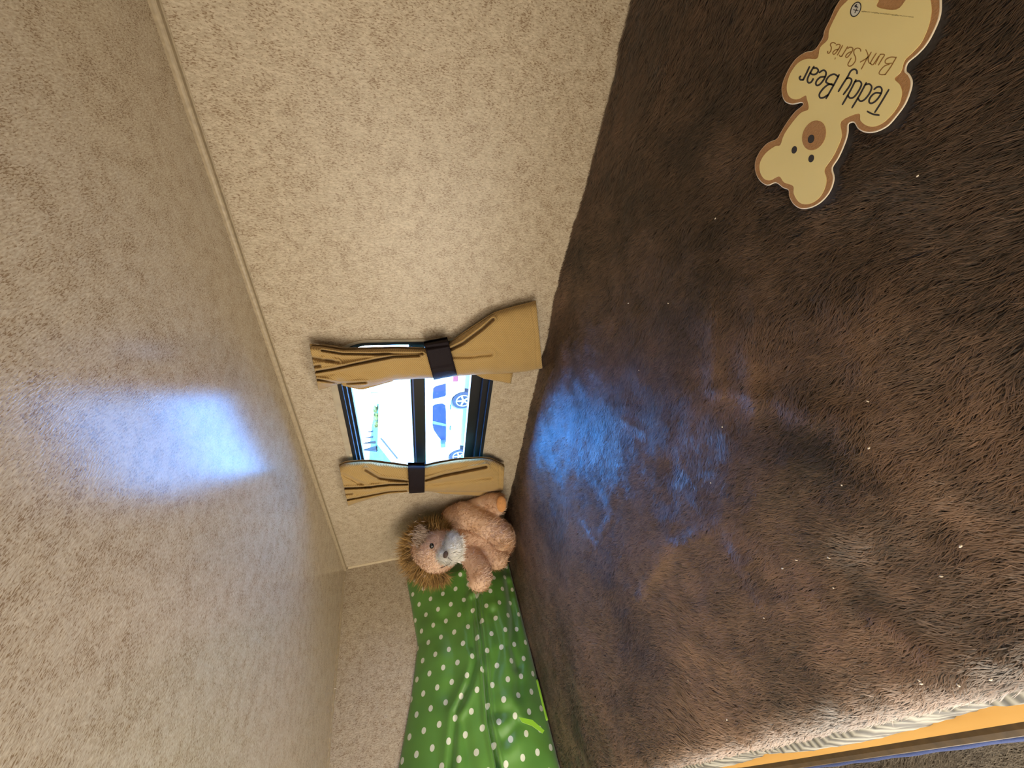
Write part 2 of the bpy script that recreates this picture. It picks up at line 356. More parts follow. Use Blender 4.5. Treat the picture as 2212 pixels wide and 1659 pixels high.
# teddy shaped patch, printed cloth sewn on the cover: outline traced in the crop (origin 1600,0, scale 3.607)
PZ = .0095
def cp(pts, z, s=3.607, ox=1600, oy=0): return [tuple(hit(ox+a/s, oy+b/s, 2, z)) for a, b in pts]
outer = [(790, -10), (745, 60), (700, 160), (660, 240), (645, 300), (580, 392), (500, 415), (430, 468), (370, 560), (330, 660), (330, 740), (355, 790), (410, 808), (480, 795), (490, 822), (430, 872), (370, 950), (320, 1030), (285, 1085), (210, 1120), (150, 1190), (118, 1270), (125, 1350), (160, 1410), (215, 1440), (278, 1420), (335, 1458), (378, 1478), (385, 1530), (420, 1590), (480, 1622), (560, 1610), (640, 1560), (700, 1480), (725, 1390), (712, 1310), (760, 1230), (805, 1130), (832, 1040), (838, 968), (888, 948), (925, 1000), (990, 1028), (1070, 1018), (1150, 975), (1220, 895), (1280, 810), (1320, 710), (1330, 640), (1310, 590), (1282, 558), (1300, 490), (1380, 420), (1450, 340), (1510, 230), (1550, 120), (1556, 0), (1545, -90), (1490, -170), (1400, -180), (1330, -120), (1290, -40), (1240, -12), (1180, -2), (1120, -12), (1085, -80), (1040, -140), (960, -160), (860, -110)]
inner = [(838, 0), (780, 60), (730, 150), (690, 240), (680, 310), (620, 372), (598, 455), (520, 458), (450, 490), (390, 570), (362, 660), (367, 730), (400, 768), (450, 772), (505, 745), (517, 770), (530, 850), (470, 880), (400, 960), (340, 1050), (310, 1130), (270, 1140), (200, 1190), (155, 1260), (150, 1330), (180, 1390), (230, 1405), (300, 1375), (340, 1422), (410, 1450), (415, 1510), (450, 1570), (500, 1592), (570, 1575), (630, 1520), (665, 1440), (668, 1380), (655, 1320), (715, 1230), (765, 1130), (790, 1050), (785, 945), (920, 885), (935, 940), (985, 980), (1050, 985), (1120, 950), (1190, 880), (1240, 800), (1258, 720), (1240, 660), (1200, 612), (1250, 560), (1280, 470), (1340, 410), (1410, 330), (1460, 220), (1488, 100), (1480, 0), (1450, -90), (1390, -120), (1335, -60), (1292, -5), (1215, 75), (1066, 55), (1078, -10), (1040, -90), (960, -110), (880, -70)]
sp2 = lambda pts, n=4: [tuple(p) for p in smoothpts(pts, n, True)]
M_pbrown = simple('patch_brown', (.36, .19, .075), .75, bump=.3, bscale=900, var=.12)
M_pyellow = simple('patch_yellow', (.72, .61, .27), .7, bump=.25, bscale=18, var=.04)
M_pdark = simple('patch_dark', (.030, .028, .030), .7)
M_pwhite = simple('patch_edge_white', (.70, .62, .48), .8)
M_pgrey = simple('patch_grey', (.34, .28, .12), .8)
M_plogo = simple('patch_logo_white', (.55, .55, .48), .7)
M_pink = simple('patch_lettering_brown', (.26, .13, .03), .7)
patch = prism('teddy_patch', cp(sp2(outer), PZ-.0012), (0, 0, .0012), M_pbrown, bed)
patch['label'] = 'teddy bear shaped printed cloth patch, yellow with a brown border'
bm = bmesh.new(); tube(bm, [Vector(p) for p in cp(sp2(outer), PZ-.0006)], .0007, 5, True); bmobj('patch_hem', bm, M_pwhite, patch, True)
zz = PZ+.0000
prism('patch_panel', cp(sp2(inner), zz), (0, 0, .0003), M_pyellow, patch)
def ell(cx, cy, a, b, rot, n=28):
    r = math.radians(rot); return [(cx+a*math.cos(t)*math.cos(r)-b*math.sin(t)*math.sin(r), cy+a*math.cos(t)*math.sin(r)+b*math.sin(t)*math.cos(r)) for t in [2*math.pi*k/n for k in range(n)]]
prism('muzzle_print', cp(ell(572, 1055, 88, 120, 22), zz+.0003), (0, 0, .0002), M_pbrown, patch)
prism('nose_print', cp(ell(549, 1083, 24, 34, 20), zz+.0005), (0, 0, .0002), M_pdark, patch)
prism('eye_print', cp(ell(418, 1168, 20, 30, 18), zz+.0003), (0, 0, .0002), M_pdark, patch)
prism('eye_print', cp(ell(550, 1235, 21, 31, 18), zz+.0003), (0, 0, .0002), M_pdark, patch)
prism('logo_print', cp(ell(897, 73, 38, 64, 25), zz+.0003), (0, 0, .0002), M_pdark, patch)
prism('logo_disc', cp(ell(897, 73, 30, 54, 25), zz+.0005), (0, 0, .0002), M_plogo, patch)
def stroke(bm, pts, wd, s, ox, oy, z, n=5, seg=True):
    """flat ribbon with round ends along a traced pen stroke"""
    q = smoothpts(pts, n) if len(pts) > 2 else [np.array(p, float) for p in pts]
    q = [np.array(p) for p in q]; Lf, Rt = [], []
    for i, p in enumerate(q):
        a = q[max(i-1, 0)]; b = q[min(i+1, len(q)-1)]; t = (b-a)/(np.linalg.norm(b-a)+1e-9); nrm = np.array([-t[1], t[0]])*wd/2
        e = t*(wd*.3) if i == len(q)-1 else (-t*(wd*.3) if i == 0 else 0*t); k = .7 if i in (0, len(q)-1) else 1
        Lf.append(p+nrm*k+e); Rt.append(p-nrm*k+e)
    A = [bm.verts.new(hit(ox+p[0]/s, oy+p[1]/s, 2, z)) for p in Lf]; B = [bm.verts.new(hit(ox+p[0]/s, oy+p[1]/s, 2, z)) for p in Rt]
    for i in range(len(q)-1):
        bm.faces.new((A[i], A[i+1], B[i+1], B[i]))
LS = (9.217, 1715, 80)
black = {
 'T': [[(1460, 1480), (1570, 1535), (1695, 1555)], [(1890, 1045), (1750, 1280), (1610, 1500)]],
 'e1': [[(1740, 1120), (1620, 1115), (1530, 1190), (1495, 1280), (1535, 1320), (1620, 1280), (1710, 1170), (1752, 1060), (1720, 995), (1650, 1000), (1595, 1045)]],
 'd1': [[(1440, 910), (1300, 1170), (1155, 1410)], [(1420, 950), (1500, 935), (1548, 1000), (1500, 1130), (1400, 1250), (1320, 1275), (1275, 1220)]],
 'd2': [[(1235, 850), (1100, 1110), (965, 1345)], [(1210, 890), (1300, 875), (1345, 940), (1290, 1070), (1200, 1190), (1120, 1215), (1075, 1165)]],
 'y': [[(1255, 730), (1250, 670), (1200, 640), (1130, 680), (1070, 790), (985, 920), (885, 1085)], [(1040, 830), (1105, 815), (1150, 860), (1110, 970), (985, 1145)]],
 'B': [[(900, 750), (790, 960), (640, 1225)], [(880, 790), (800, 740), (700, 780), (640, 870), (660, 915), (790, 960)], [(760, 935), (680, 950), (590, 1020), (510, 1130), (520, 1205), (590, 1205), (680, 1150)]],
 'e2': [[(620, 790), (530, 800), (460, 860), (435, 930), (465, 965), (530, 930), (610, 820), (640, 720), (610, 665), (560, 670), (505, 710)]],
 'a': [[(400, 585), (310, 740), (268, 850), (290, 910), (345, 895), (385, 830)], [(390, 620), (450, 620), (485, 670), (440, 735), (370, 745), (325, 715)]],
 'r': [[(310, 590), (250, 720), (180, 860)], [(185, 850), (130, 850), (110, 810), (135, 780)]]}
bm = bmesh.new()
for k, ss in black.items():
    for s_ in ss: stroke(bm, s_, 36, *LS, zz+.0004)
bmobj('lettering', bm, M_pdark, patch)['label'] = 'dark handwritten words Teddy Bear'
brown = [[(2040, 400), (1930, 590), (1810, 755)], [(2030, 405), (1930, 400), (1840, 440), (1815, 500), (1850, 530), (1950, 520)], [(1900, 545), (1800, 580), (1710, 680), (1700, 735), (1760, 750), (1830, 740)],
 [(1680, 560), (1760, 430), (1800, 370), (1790, 345), (1720, 345)], [(1720, 345), (1620, 540)],
 [(1640, 320), (1540, 480), (1530, 530), (1580, 545), (1690, 380)], [(1540, 300), (1480, 420), (1495, 510), (1530, 530)],
 [(1430, 250), (1470, 340), (1470, 400), (1390, 460), (1320, 500)], [(1470, 390), (1400, 530), (1340, 640)],
 [(1330, 285), (1320, 240), (1260, 220), (1200, 260), (1195, 330), (1225, 400), (1220, 480), (1160, 560), (1100, 580), (1075, 540), (1140, 420)],
 [(1140, 290), (1080, 320), (1040, 360), (1030, 395), (1060, 405), (1120, 340), (1170, 260), (1165, 215), (1110, 205), (1070, 230)],
 [(1070, 190), (1010, 290), (950, 385)], [(960, 380), (920, 385), (905, 360)], [(970, 165), (910, 280), (865, 360)], [(825, 415), (815, 440)],
 [(880, 245), (820, 260), (775, 310), (790, 345), (830, 320), (900, 220), (920, 165), (890, 145), (840, 160)],
 [(830, 130), (780, 110), (735, 130), (725, 165), (745, 205), (735, 270), (700, 320), (670, 315), (675, 280)]]
bm = bmesh.new()
for s_ in brown: stroke(bm, s_, 21, *LS, zz+.0004)
bmobj('lettering', bm, M_pink, patch)['label'] = 'brown handwritten words Bunk Series'
bm = bmesh.new()
r2 = random.Random(5); x = 945
while x < 1340:                                                    # the fine print, too small to read
    wdt = r2.uniform(8, 15); yb = 88+(x-945)*.112
    stroke(bm, [(x, yb+r2.uniform(-2, 2)), (x+wdt, yb+2+r2.uniform(-2, 2))], r2.uniform(6, 11), 3.607, 1600, 0, zz+.0004); x += wdt+(3 if r2.random() < .8 else 9)
bmobj('lettering', bm, M_pgrey, patch)['label'] = 'one line of fine print'
bm = bmesh.new()
for s_ in ([(905, 35), (890, 50), (905, 55)], [(880, 75), (915, 85)], [(905, 68), (890, 100)], [(900, 45), (912, 58)]): stroke(bm, s_, 9, 3.607, 1600, 0, zz+.0008)
bmobj('logo_mark', bm, M_pdark, patch)

# the fur pile of the cover
def inpoly(x, y, poly):
    c = np.zeros(x.shape, bool); p = np.asarray(poly)
    for a, b in zip(p, np.roll(p, -1, 0)):
        cond = ((a[1] > y) != (b[1] > y)); xi = (b[0]-a[0])*(y-a[1])/(b[1]-a[1]+1e-12)+a[0]; c ^= cond & (x < xi)
    return c
NB = 900000
x = rng.uniform(FX+.001, W-.004, NB); y = rng.uniform(Y0+.02, L-.03, NB)
dist = np.sqrt(x*x+y*y+.35**2); keep = rng.random(NB) < np.clip((.52/dist)**2, .22, 1); x, y, dist = x[keep], y[keep], dist[keep]
pp = np.array([p[:2] for p in cp(sp2(outer), PZ)]); cen = pp.mean(0); 
keep = ~inpoly(x, y, pp); x, y, dist = x[keep], y[keep], dist[keep]
e = 4e-3; zc = bedz(x, y); N = np.stack([-(bedz(x+e, y)-zc)/e, -(bedz(x, y+e)-zc)/e, np.ones_like(x)], -1); N /= np.linalg.norm(N, axis=1)[:, None]
nap = vnoise(x, y, 6, 11)+.7*vnoise(x, y, 15, 12)+.5*vnoise(x, y, 37, 13)
tone = .30+.15*vnoise(x, y, 9, 21)+.09*vnoise(x, y, 26, 24)+.07*vnoise(x, y, 60, 22)+rng.normal(0, .13, len(x))
for c, s_, a in patches: tone += a*2.8*np.exp(-(((x-c[0])**2+(y-c[1])**2)/s_**2)**.8)*(1+.8*vnoise(x, y, 55, 5))  # sheen of pile brushed the other way, painted into the strand tone
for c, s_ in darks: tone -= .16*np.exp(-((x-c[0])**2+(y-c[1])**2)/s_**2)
XY = np.stack([x, y], -1); md = np.full(len(x), 1e9)
for m in marks: md = np.minimum(md, pdist(XY, m))
tone += .22*np.exp(-(md/.010)**2)*(.6+.6*vnoise(x, y, 60, 8)); nap = nap+.7*np.exp(-(md/.012)**2)  # nap marks lean differently and carry their sheen as lighter colour
ang = math.radians(84)+.55*nap+.35*vnoise(x, y, 120, 31)+rng.normal(0, .22, len(x))
T = np.stack([np.cos(ang), np.sin(ang), np.zeros_like(x)], -1); T -= N*(T*N).sum(1)[:, None]
ln = .0095*(.7+.6*rng.random(len(x)))*np.clip(dist/.5, .9, 1.8)**.5; 
# pile lies short next to the sewn patch
near = pdist(XY, np.vstack([pp, pp[:1]])); ln *= np.clip(near/.012, .35, 1)
wd = .0009*np.clip(dist/.5, .9, 2.4)
M_fur = furmat('brown_plush_pile', (.008, .0045, .003), (.29, .175, .11), sheen=.15, tint=(1, .9, .8), spec=1.0, rough=.47)
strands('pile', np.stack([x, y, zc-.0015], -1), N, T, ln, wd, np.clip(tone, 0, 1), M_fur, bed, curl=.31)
# lint specks caught in the pile
bm = bmesh.new(); r2 = random.Random(9)
spots = [(1545, 472), (1357, 655), (1443, 655), (1818, 1048), (1877, 968), (1874, 867), (1560, 922), (1535, 1043), (1985, 1470), (1990, 1477), (2140, 1468), (1690, 1228), (1486, 1470), (1570, 1555), (1982, 380), (1447, 1620), (1720, 1210), (1790, 1205), (1800, 1270), (2033, 1245), (2070, 1480), (1650, 1335), (1380, 800), (2075, 1180)]
for a, b in spots:
    p = hit(a, b, 2, .008); bmesh.ops.create_icosphere(bm, subdivisions=1, radius=1, matrix=Matrix.Translation(p) @ Matrix.Rotation(r2.uniform(0, 3), 4, 'Z') @ Matrix.Diagonal((r2.uniform(.0008, .0018), .0007, .0006, 1)))
tag(bmobj('lint_specks', bm, simple('lint', (.7, .62, .5), .7), None, True), 'pale lint specks scattered over the brown plush cover', 'lint', kind='stuff')

# ------------------------------------------------------------------ bunk base: wood ledge, dark rail, lower blanket
base = empty('bunk_platform', (.3, .5, -.1)); tag(base, 'yellow plywood bunk base with a dark padded rail below its front edge', 'bunk')
M_ply = newmat('pine_ply'); m, t, b = M_ply
c = t.nodes.new('ShaderNodeTexCoord'); mp = t.nodes.new('ShaderNodeMapping'); mp.inputs['Scale'].default_value = (60, 6, 20); n = t.nodes.new('ShaderNodeTexNoise'); n.inputs['Scale'].default_value = 1; n.inputs['Detail'].default_value = 4
t.links.new(c.outputs['Object'], mp.inputs[0]); t.links.new(mp.outputs[0], n.inputs['Vector']); t.links.new(mixrgb(t, n.outputs[0], (.62, .32, .07), (.86, .56, .20)), b.inputs['Base Color']); b.inputs['Roughness'].default_value = .45
M_ply = m
edge = [(-.0710, Y0), (-.0710, .44), (-.0705, .62), (-.070, .70), (-.0675, .76), (-.063, .79), (-.0605, .86), (-.058, L-.002)]
prism('ledge_board', [(W-.002, Y0, -.106)]+[(a, b, -.106) for a, b in [(-.0715, Y0+.002)]+edge[1:]]+[(W-.002, L-.002, -.106)], (0, 0, .016), M_ply, base)
M_railm = simple('rail_dark_brown', (.045, .028, .010), .5, bump=.2, bscale=80, var=.3)
bm = bmesh.new(); bbox(bm, -.0855, -.050, Y0+.002, .80, -.150, -.125, .005); bmobj('front_rail', bm, M_railm, base)
lb = empty('lower_blanket', (-.3, .4, -.5)); tag(lb, 'grey faux fur blanket with a blue bound edge on the lower bunk', 'blanket')
M_greyfur = furmat('grey_pile', (.035, .028, .02), (.19, .165, .13), sheen=.3)
nx, ny = 40, 120; X, Y = np.meshgrid(np.linspace(-.62, -.15, nx), np.linspace(Y0+.02, 1.30, ny), indexing='ij')
Z = -.50+.006*vnoise(X, Y, 9, 3)-.02*np.clip((-.50-X)/.12, 0, 1)**2
v = np.stack([X, Y, Z], -1).reshape(-1, 3); v2 = v-np.array([0, 0, .03]); n1 = len(v); idx = np.arange(n1).reshape(nx, ny)
f = np.stack([idx[:-1, :-1], idx[1:, :-1], idx[1:, 1:], idx[:-1, 1:]], -1).reshape(-1, 4).tolist(); f += [tuple(i+n1 for i in reversed(q)) for q in f]
rim = list(idx[0, :])+list(idx[1:, -1])+list(idx[-1, ::-1][1:])+list(idx[::-1, 0][1:-1]); f += [(rim[i], rim[(i+1) % len(rim)], rim[(i+1) % len(rim)]+n1, rim[i]+n1) for i in range(len(rim))]
pymesh('blanket_base', v, f[:0]+f, simple('grey_backing', (.06, .05, .04), .9), lb, smooth=True) if False else pymesh('blanket_base', np.vstack([v, v2]), f, simple('grey_backing', (.06, .05, .04), .9), lb, smooth=True)
k = 50000; x = rng.uniform(-.34, -.15, k); y = rng.uniform(.3, 1.29, k); z = -.50+.006*vnoise(x, y, 9, 3)
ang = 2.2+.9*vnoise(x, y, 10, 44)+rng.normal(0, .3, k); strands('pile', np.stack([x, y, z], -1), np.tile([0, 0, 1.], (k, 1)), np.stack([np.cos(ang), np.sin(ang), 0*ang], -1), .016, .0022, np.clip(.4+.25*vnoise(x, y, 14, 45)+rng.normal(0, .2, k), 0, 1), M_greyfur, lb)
bm = bmesh.new(); tube(bm, [(-.150+.0006*math.sin(i*1.3), Y0+.03+i*.02, -.493) for i in range(87)], .0045, 8); bmobj('edge_binding', bm, simple('blue_binding', (.010, .035, .16), .6, sheen=.3, bump=.4, bscale=300), lb, True)
lbk = empty('lower_bunk', (-.3, .4, -.8)); tag(lbk, 'lower bunk platform under the grey blanket', 'bunk')
box('mattress', -.62, W-.005, Y0+.02, 1.31, -.66, -.55, simple('mattress_ticking', (.2, .19, .17), .9), lbk, .01)
box('platform', -.64, W-.003, Y0+.004, 1.33, FZ, -.66, simple('platform_wood', (.25, .16, .08), .6), lbk)

# ------------------------------------------------------------------ CURTAINS
def curtain(root, top, bot, off, creases, nU, nV, name, mat, back=.006, seed=0, rp=.0011):
    """cloth between two traced edge lines; off(u,v) = how far it stands off the wall"""
    V_ = np.linspace(0, 1, nV); A = interp(V_, top); B = interp(V_, bot); U_ = np.linspace(0, 1, nU)
    UU, VV = np.meshgrid(U_, V_, indexing='ij'); P = A[None]*(1-UU[..., None])+B[None]*UU[..., None]
    o = off(UU, VV)
    for poly, wpx, dep in creases:
        d = pdist(P, poly); o = o-dep*np.exp(-(d/wpx)**2)+dep*.35*np.exp(-((d-2.2*wpx)/wpx/1.2)**2)
    o = o+rp*vnoise(UU, VV*3, 7, seed)+rp*.5*vnoise(UU, VV*3, 17, seed+1); o = np.maximum(o, back+.003)
    G = np.empty((nU, nV, 3))
    for i in range(nU):
        for j in range(nV): G[i, j] = hit(P[i, j, 0], P[i, j, 1], 0, W-o[i, j])
    Bk = G.copy(); Bk[..., 0] = np.minimum(W-back, Bk[..., 0]+.004+.9*(np.sin(np.pi*UU)**.5)*(o-back-.004).clip(0))
    v = np.vstack([G.reshape(-1, 3), Bk.reshape(-1, 3)]); n = nU*nV; idx = np.arange(n).reshape(nU, nV)
    f = np.stack([idx[:-1, :-1], idx[1:, :-1], idx[1:, 1:], idx[:-1, 1:]], -1).reshape(-1, 4).tolist(); f += [tuple(i+n for i in reversed(q)) for q in f]
    rim = list(idx[0, :])+list(idx[1:, -1])+list(idx[-1, ::-1][1:])+list(idx[::-1, 0][1:-1]); f += [(rim[i], rim[(i+1) % len(rim)], rim[(i+1) % len(rim)]+n, rim[i]+n) for i in range(len(rim))]
    bm = bmesh.new(); bv = [bm.verts.new(p) for p in v]
    for q in f:
        try: bm.faces.new([bv[i] for i in q])
        except ValueError: pass
    return bmobj(name, bm, mat, root, True)
# near curtain
c1 = empty('curtain', (W-.02, .46, .53)); tag(c1, 'tan twill curtain on the near side of the window, flaring wide below its dark strap', 'curtain', 'window curtains')
top = [(668, 745), (700, 748), (740, 755), (800, 753), (860, 752), (912, 754), (945, 748), (970, 742), (1010, 714), (1040, 694), (1070, 675), (1110, 663), (1158, 651)]
bot = [(688, 843), (706, 838), (735, 828), (775, 840), (815, 832), (850, 822), (900, 818), (940, 817), (985, 813), (1020, 810), (1080, 808), (1140, 803), (1170, 796)]
def rs(p, xs):
    p = np.array(p, float); return [(x_, float(np.interp(x_, p[:, 0], p[:, 1]))) for x_ in xs]
xsT = np.linspace(668, 1158, 60); top = rs(top, xsT); bot = rs(bot, xsT*1.0+np.interp(xsT, [668, 1158], [20, 14])); 
off1 = lambda u, v: .013+.030*np.sqrt(np.clip(1-(2*u-1)**4, 0, 1))*(1-.30*np.exp(-((v-.57)/.10)**2))+.004*np.sin(u*17+v*3)*np.clip(1-v*2.2, 0, 1)
cr1 = [([(684, 803), (720, 797), (760, 788), (800, 780), (850, 770), (905, 768)], 2.2, .016), ([(695, 757), (740, 764), (800, 765), (912, 764)], 2.0, .013), ([(685, 820), (705, 823), (735, 829), (790, 826)], 2.0, .012),
       ([(672, 772), (700, 778), (730, 782)], 2.5, .006), ([(668, 792), (690, 790)], 2.5, .008), ([(968, 757), (1000, 742), (1040, 712), (1065, 690)], 2.6, .015), ([(975, 770), (1010, 770), (1060, 765)], 4, .006), ([(705, 778), (718, 780)], 4, .005), ([(1147, 655), (1157, 720), (1160, 792)], 1.4, .0016)]
curtain(c1, top, bot, off1, cr1, 70, 240, 'panel', M_curtain, seed=3)
# small back pleat peeping below
curtain(c1, [(1020, 806), (1108, 806)], [(1045, 818), (1104, 829)], lambda u, v: .016+0*u, [], 6, 14, 'back_pleat', M_curtain)
curtain(c1, [(735, 826), (790, 830), (850, 820)], [(740, 833), (780, 843), (848, 824)], lambda u, v: .018+0*u, [], 6, 16, 'back_pleat', M_curtain)
M_strapc = M_strap
offs = lambda u, v: .016+.0335*np.sqrt(np.clip(1-(2*u-1)**4, 0, 1))
curtain(c1, [(915, 741), (966, 731)], [(937, 821), (988, 811)], offs, [([(915, 752), (966, 745)], 3, .004), ([(925, 800), (985, 790)], 3, .002)], 40, 12, 'strap', M_strapc, rp=.0008)
bm = bmesh.new(); P0 = [hit(a, b, 0, W-.012) for a, b in ((677, 746), (686, 744), (694, 746))]; tube(bm, P0, .0016, 6); bmobj('hook', bm, M_white_metal, c1, True)
# far curtain
c2 = empty('curtain', (W-.02, .9, .53)); tag(c2, 'tan twill curtain on the far side of the window, gathered flat behind the toy lion', 'curtain', 'window curtains')
top = [(732, 1006), (745, 999), (775, 996), (800, 996), (840, 1001), (880, 1006), (918, 1006), (950, 999), (990, 992), (1040, 989), (1062, 991), (1090, 1006)]
bot = [(752, 1094), (772, 1086), (800, 1078), (830, 1069), (880, 1063), (916, 1062), (950, 1062), (1000, 1063), (1040, 1063), (1087, 1060)]
xsT = np.linspace(732, 1090, 60); top = rs(top, xsT); bot = rs(bot, np.interp(xsT, [732, 1090], [752, 1087]))
off2 = lambda u, v: .014+.028*np.sqrt(np.clip(1-(2*u-1)**4, 0, 1))*(1-.35*np.exp(-((v-.46)/.09)**2))
cr2 = [([(740, 1055), (790, 1053), (840, 1047), (880, 1046)], 1.8, .015), ([(748, 1080), (785, 1073), (840, 1062), (878, 1060)], 1.8, .013), ([(790, 1015), (820, 1033), (878, 1040)], 2.2, .010), ([(738, 1025), (770, 1040), (800, 1053)], 3, .004),
       ([(920, 1037), (960, 1026), (1000, 1018), (1050, 1008)], 2.6, .013), ([(925, 1046), (980, 1040), (1060, 1030)], 5, .006), ([(736, 1068), (760, 1066)], 2, .006), ([(1078, 1002), (1079, 1058)], 1.5, .0016)]
curtain(c2, top, bot, off2, cr2, 56, 190, 'panel', M_curtain, seed=13)
curtain(c2, [(925, 1061), (1060, 1061)], [(955, 1067), (1050, 1072)], lambda u, v: .014+0*u, [], 6, 20, 'back_pleat', M_curtain)
curtain(c2, [(881, 1004), (918, 1004)], [(884, 1066), (917, 1064)], lambda u, v: .014+.033*np.sqrt(np.clip(1-(2*u-1)**4, 0, 1)), [], 34, 10, 'strap', M_strapc, rp=.0006)

# ------------------------------------------------------------------ GREEN POLKA DOT CUSHION
cu = empty('polka_dot_cushion', (.3, L-.05, 0)); tag(cu, 'green satin cushion with white polka dots propped against the end wall', 'cushion')
m, t, b = newmat('green_dotted_satin'); M_dots = m
uvn = t.nodes.new('ShaderNodeUVMap'); uvn.uv_map = 'UVMap'; sx = t.nodes.new('ShaderNodeSeparateXYZ'); t.links.new(uvn.outputs[0], sx.inputs[0])
def dots(t, ox, oy, px, py, rad):
    fx = mathn(t, 'SUBTRACT', mathn(t, 'FRACT', mathn(t, 'ADD', mathn(t, 'DIVIDE', sx.outputs[0], px), ox)), .5); fy = mathn(t, 'SUBTRACT', mathn(t, 'FRACT', mathn(t, 'ADD', mathn(t, 'DIVIDE', sx.outputs[1], py), oy)), .5)
    fx = mathn(t, 'MULTIPLY', fx, px); fy = mathn(t, 'MULTIPLY', fy, py)
    d = mathn(t, 'SQRT', mathn(t, 'ADD', mathn(t, 'MULTIPLY', fx, fx), mathn(t, 'MULTIPLY', fy, fy))); return mathn(t, 'LESS_THAN', d, rad)
DX, DY = .0823, .0475
dm = mathn(t, 'MAXIMUM', dots(t, 0, 0, DX, DY, .0070), dots(t, .5, .5, DX, DY, .0070))
nn = t.nodes.new('ShaderNodeTexNoise'); nn.inputs['Scale'].default_value = 14; cc = t.nodes.new('ShaderNodeTexCoord'); t.links.new(cc.outputs['Object'], nn.inputs['Vector'])
gcol = mixrgb(t, nn.outputs[0], (.060, .185, .018), (.115, .29, .040))
t.links.new(mixrgb(t, dm, gcol, (.66, .68, .55)), b.inputs['Base Color']); b.inputs['Roughness'].default_value = .42; b.inputs['Sheen Weight'].default_value = .3; b.inputs['Specular IOR Level'].default_value = .5
# profile: bottom front -> front face -> rolled top -> wall
nx, ns = 150, 110
xs = np.linspace(-.10, .615, nx); prof = []
ztop = np.interp(xs, [-.1, 0, .11, .25, .38, .50, .59, .615], [.50, .47, .425, .385, .358, .372, .385, .36])
yb = np.full(nx, L-.055)
S_ = np.linspace(0, 1, ns); V = np.empty((nx, ns, 3)); UV = np.empty((nx, ns, 2))
for i in range(nx):
    zt = ztop[i]; th = .112*(1-.5*np.clip((xs[i]-.53)/.085, 0, 1)**2)
    zc_, yc_ = [], []
    zz_ = np.concatenate([[0], np.linspace(.004, zt*.985, 70)])
    tt = zz_/zt; dep = th*(1-np.clip((tt-.20)/.80, 0, 1)**1.8)**.8*(.52+.48*np.clip(tt/.25, 0, 1)**.6)
    pts = np.stack([L-.004-dep, zz_], -1); pts = np.vstack([pts, [L-.003, zt]])
    d = np.r_[0, np.cumsum(np.hypot(*np.diff(pts, axis=0).T))]
    yy = np.interp(S_*d[-1], d, pts[:, 0]); zq = np.interp(S_*d[-1], d, pts[:, 1])
    V[i, :, 0] = xs[i]; V[i, :, 1] = yy; V[i, :, 2] = zq; UV[i, :, 0] = xs[i]; UV[i, :, 1] = S_*d[-1]
def cz(pts): return [(hit(a, b, 1, L-.085)[0], hit(a, b, 1, L-.085)[2]) for a, b in pts]
folds = [(cz([(1030, 1285), (1033, 1330), (1040, 1390), (1048, 1470), (1055, 1560), (1075, 1659)]), .0045, .020), (cz([(1022, 1300), (1024, 1360), (1028, 1430), (1015, 1480), (985, 1540), (975, 1659)]), .008, .010),
         (cz([(1000, 1250), (1010, 1330), (1018, 1400)]), .010, .007), (cz([(1100, 1260), (1110, 1330), (1105, 1400), (1118, 1440)]), .011, .007), (cz([(1095, 1220), (1105, 1300), (1125, 1400), (1120, 1500)]), .013, .006),
         (cz([(960, 1330), (985, 1420), (975, 1500)]), .02, .006), (cz([(1065, 1330), (1080, 1400), (1062, 1480), (1070, 1540)]), .012, .007), (cz([(1070, 1548), (1100, 1540)]), .012, .004), (cz([(1000, 1560), (1020, 1659)]), .012, .006), (cz([(1090, 1600), (1118, 1562)]), .012, .005)]
P2 = V[..., [0, 2]]; dd = np.zeros((nx, ns))
for poly, wdt, dep in folds:
    q = pdist(P2, poly); dd += -dep*np.exp(-(q/wdt)**2)+dep*.45*np.exp(-((q-2.3*wdt)/wdt/1.3)**2)
dd += .0035*vnoise(V[..., 0], V[..., 2], 13, 61)+.0015*vnoise(V[..., 0], V[..., 2], 31, 62)
fade = np.clip(np.minimum(S_/.05, (1-S_)/.10), 0, 1)[None, :]; V[..., 1] = np.minimum(V[..., 1]-dd*fade, L-.003)
V[..., 2] += bedz(np.clip(V[..., 0], FX, W-.01), V[..., 1]*0+L-.06)*0+.004*(1-S_)[None, :]
idx = np.arange(nx*ns).reshape(nx, ns); f = np.stack([idx[:-1, :-1], idx[1:, :-1], idx[1:, 1:], idx[:-1, 1:]], -1).reshape(-1, 4).tolist()
v = V.reshape(-1, 3).tolist(); uv = UV.reshape(-1, 2).tolist(); n0 = len(v)
# back closing strip against the wall
for i in range(nx): v.append((xs[i], L-.002, .004)); uv.append((xs[i], -.05))
for i in range(nx): v.append((xs[i], L-.002, float(V[i, -1, 2]))); uv.append((xs[i], 1))
for i in range(nx-1):
    f.append((n0+i, n0+i+1, int(idx[i+1, 0]), int(idx[i, 0]))); f.append((int(idx[i, -1]), int(idx[i+1, -1]), n0+nx+i+1, n0+nx+i)); f.append((n0+i, n0+nx+i, n0+nx+i+1, n0+i+1))
for i, s_ in ((0, 1), (nx-1, -1)):
    f.append(tuple([int(idx[i, j]) for j in range(ns)]+[n0+nx+i, n0+i])[::s_])
pymesh('cushion_cover', v, f, M_dots, cu, smooth=True, uv=uv)
M_lime = simple('lime_piping', (.26, .55, .015), .55, sheen=.3)
bm = bmesh.new(); tube(bm, [(x_, float(V[np.argmin(abs(xs-x_)), 2, 1])-.004, .010) for x_ in np.linspace(.095, .19, 20)], .0040, 8); bmobj('piping', bm, M_lime, cu, True)
fl = [(1121, 1549), (1150, 1555), (1176, 1578), (1172, 1584), (1150, 1568), (1128, 1560)]
